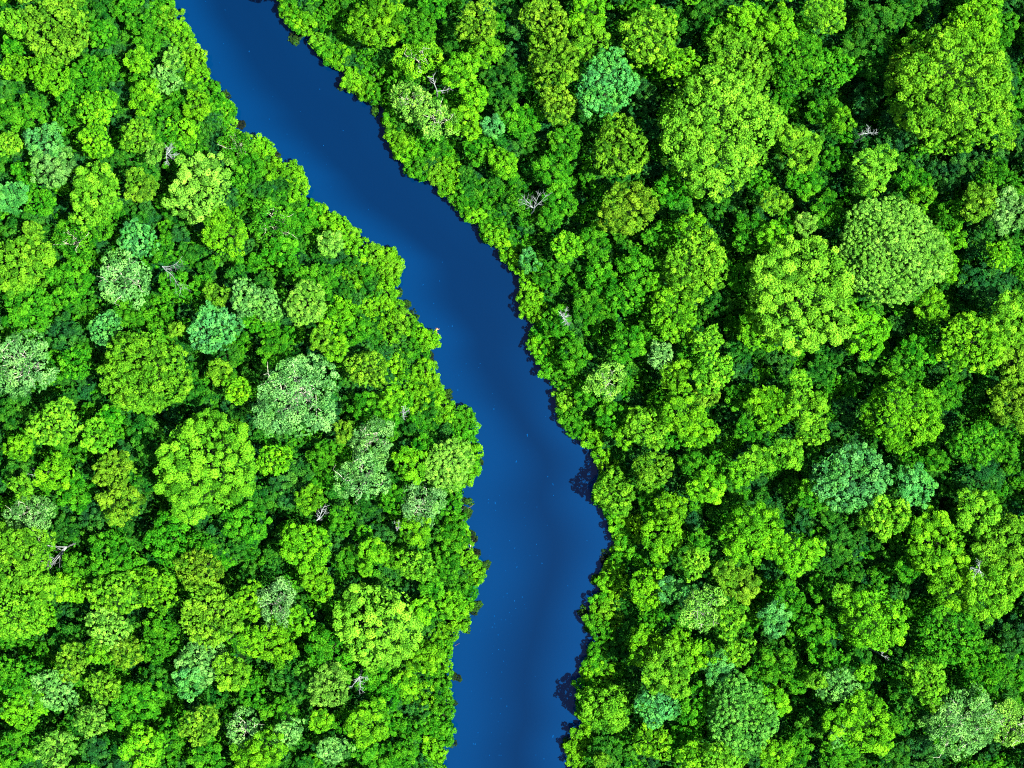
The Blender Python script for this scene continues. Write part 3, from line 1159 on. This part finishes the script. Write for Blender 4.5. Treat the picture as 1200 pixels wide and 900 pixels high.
bare_tree(1033, 768, 18, 15, 2.4, 2, 'thin white twig just below the rounded lime crown, lower right', spread=0.8, r0=0.08)
bare_tree(465, 622, 15, 65, 2.6, 2, 'short pale branch in a dark hollow of the left forest', spread=0.3, r0=0.11)

def driftwood(px, py, ang, ln, label, mat=M_DRIFT, nb=3, r0=0.16, name='driftwood', cat='driftwood'):
    rng = np.random.default_rng(int(px * 13 + py * 3))
    X, Y = world(px, py, 0.3); a = math.radians(ang)
    root = link(name, None); root.location = (X, Y, 0.12); root['label'] = label; root['category'] = cat
    pa, ra = limb(rng, (-ln / 2 * math.cos(a), -ln / 2 * math.sin(a), 0.1), (math.cos(a), math.sin(a), 0.06), ln, r0, wob=0.12)
    v, f = tube(pa, ra, 7); link('log', mesh_from('log', v, f, mat, smooth=True), root)
    for i in range(nb):
        b = a + rng.choice([-1, 1]) * rng.uniform(0.4, 1.2)
        pb, rb = limb(rng, pa[2 + i], (math.cos(b), math.sin(b), 0.35), ln * 0.45, r0 * 0.5, 5)
        v, f = tube(pb, rb, 5); link('branch', mesh_from('branch_drift', v, f, mat, smooth=True), root)
driftwood(532, 757, 70, 5.0, 'pale twisted driftwood roots at left waterline, low in the photo')
driftwood(547, 733, 95, 3.5, 'brown driftwood log beside small mint bush at left waterline')
driftwood(544, 600, 80, 6.0, 'brown fallen log along left waterline under the pale bank dome')
driftwood(552, 642, 60, 5.0, 'whitish dead branches at left waterline beside dark water', mat=M_PALE)
driftwood(234, 72, -60, 6.0, 'brown dead branches at left waterline near the top')
driftwood(459, 340, 10, 5.0, 'dark log wedged in small inlet of left bank')
driftwood(512, 389, 55, 1.8, 'rusty orange dead branch tip over water at left bank point', mat=M_ORANGE, nb=4, r0=0.15)
driftwood(672, 858, 55, 4.0, 'pale driftwood snag at right waterline near bottom', mat=M_PALE, r0=0.1)

# ------------------------------------------------------------------ water, ground, foam
def resample(A, n):
    seg = np.hypot(*np.diff(A, axis=0).T); cum = np.concatenate([[0], np.cumsum(seg)]); q = np.linspace(0, cum[-1], n)
    return np.stack([np.interp(q, cum, A[:, 0]), np.interp(q, cum, A[:, 1])], 1)
NT, NV = 260, 41
yl = np.linspace(max(Lw[:, 1].min(), Rw[:, 1].min()), min(Lw[:, 1].max(), Rw[:, 1].max()), NT)
def xat(A, y, blur=7):
    o = np.argsort(A[:, 1]); x = np.interp(y, A[o, 1], A[o, 0])
    k = np.ones(blur) / blur
    return np.convolve(np.pad(x, blur // 2, mode='edge'), k, 'valid')
xl, xr = xat(Lw, yl), xat(Rw, yl)
vv = np.linspace(-0.30, 1.30, NV)
X = xl[:, None] + (xr - xl)[:, None] * vv[None, :]; Y = np.repeat(yl[:, None], NV, 1)
V = np.stack([X, Y, np.zeros_like(X)], 2).reshape(-1, 3)
F = np.array([(i * NV + j, i * NV + j + 1, (i + 1) * NV + j + 1, (i + 1) * NV + j) for i in range(NT - 1) for j in range(NV - 1)])
wm = mesh_from('river', V, F, M_WATER, smooth=True)
tt = np.linspace(0, 1, NT)[:, None]              # 0 at the bottom of the photo
def sstep(q):
    q = np.clip(q, 0, 1); return q * q * (3 - 2 * q)
lower = sstep((0.62 - tt) / 0.25)
sh = np.maximum(sstep(1 - vv[None, :] / (0.50 + 0.20 * lower)) * 0.95, sstep((vv[None, :] - 0.50) / 0.55) * (0.15 + 0.85 * lower))
a = wm.attributes.new('shoal', 'FLOAT', 'POINT'); a.data.foreach_set('value', sh.ravel().astype(np.float32))
w = link('river_water', wm); w['kind'] = 'structure'

gxs = np.concatenate([[-1500, -600, -300], np.arange(-190, 190.1, 1.6), [300, 600, 1500]])
gys = np.concatenate([[-1500, -600, -300], np.arange(-170, 170.1, 1.6), [300, 600, 1500]])
GX, GY = np.meshgrid(gxs, gys); P = np.stack([GX.ravel(), GY.ravel()], 1)
V = np.concatenate([P, ground_z(P)[:, None]], 1); nx = len(gxs)
F = np.array([(i * nx + j, i * nx + j + 1, (i + 1) * nx + j + 1, (i + 1) * nx + j) for i in range(len(gys) - 1) for j in range(nx - 1)])
g = link('ground', mesh_from('ground', V, F, M_SOIL, smooth=True)); g['kind'] = 'structure'

fr = np.random.default_rng(4); FV, FF, o = [], [], 0
tris = []
for _ in range(220):
    py = fr.uniform(-10, 910); t = 1 - py / 900
    i = int(np.clip((world(0, py, 0)[1] - yl[0]) / (yl[-1] - yl[0]) * (NT - 1), 0, NT - 1))
    u = fr.normal(0.30, 0.10) if fr.random() < 0.66 else (fr.uniform(0.04, 0.6) if fr.random() < 0.7 else fr.uniform(0.6, 0.97))
    if py < 560 and fr.random() < 0.55: continue
    x = xl[i] + (xr[i] - xl[i]) * u; y = yl[i]; s = fr.uniform(0.07, 0.17) * (1.3 if fr.random() < 0.15 else 1)
    th = np.sort(fr.uniform(0, 2 * np.pi, 7)); rr = s * fr.uniform(0.4, 1.0, 7); st = fr.uniform(1, 2.2)
    c = len(FV); FV.append((x, y, 0.012))
    for a_, q in zip(th, rr): FV.append((x + q * math.cos(a_), y + q * st * math.sin(a_), 0.010))
    for k in range(7): FF.append((c, c + 1 + k, c + 1 + (k + 1) % 7))
fo = link('river_foam', mesh_from('foam', FV, FF, M_FOAM)); fo['kind'] = 'stuff'; fo['label'] = 'faint pale flecks of foam drifting on the blue river'

# ------------------------------------------------------------------ light, camera, view
EL, AZ = math.radians(65), math.radians(110)      # azimuth clockwise from +Y
wd_ = bpy.data.worlds.new('World'); SC.world = wd_; wd_.use_nodes = True
nt = wd_.node_tree; nt.nodes.clear()
sk = nt.nodes.new('ShaderNodeTexSky'); sk.sky_type = 'NISHITA'; sk.sun_disc = False
sk.sun_elevation = EL; sk.sun_rotation = AZ; sk.altitude = 50
bg = nt.nodes.new('ShaderNodeBackground'); bg.inputs['Strength'].default_value = 0.095
wo = nt.nodes.new('ShaderNodeOutputWorld'); nt.links.new(sk.outputs[0], bg.inputs[0]); nt.links.new(bg.outputs[0], wo.inputs[0])
sl = bpy.data.lights.new('sun', 'SUN'); sl.energy = 5.0; sl.angle = math.radians(0.5); sl.color = (1, 0.97, 0.91)
so = link('sun', sl)
from mathutils import Vector
dv = Vector((math.sin(AZ) * math.cos(EL), math.cos(AZ) * math.cos(EL), math.sin(EL)))
so.rotation_euler = dv.to_track_quat('Z', 'Y').to_euler(); so.location = (60, 70, 250)

cam = bpy.data.cameras.new('camera'); cam.sensor_width = 36; cam.angle = FOV; cam.clip_end = 5000; cam.clip_start = 1
co = link('camera', cam); co.location = (0, 0, CAMZ); co.rotation_euler = (0, 0, 0); SC.camera = co
vs = SC.view_settings; vs.view_transform = 'Standard'; vs.look = 'None'; vs.gamma = 1; vs.use_curve_mapping = False
vs.exposure = 2.5
SC.cycles.max_bounces = 6; SC.cycles.diffuse_bounces = 2; SC.cycles.transmission_bounces = 3; SC.cycles.glossy_bounces = 2
SC.cycles.use_denoising = False; SC.cycles.pixel_filter_type = 'BLACKMAN_HARRIS'; SC.cycles.filter_width = 1.1
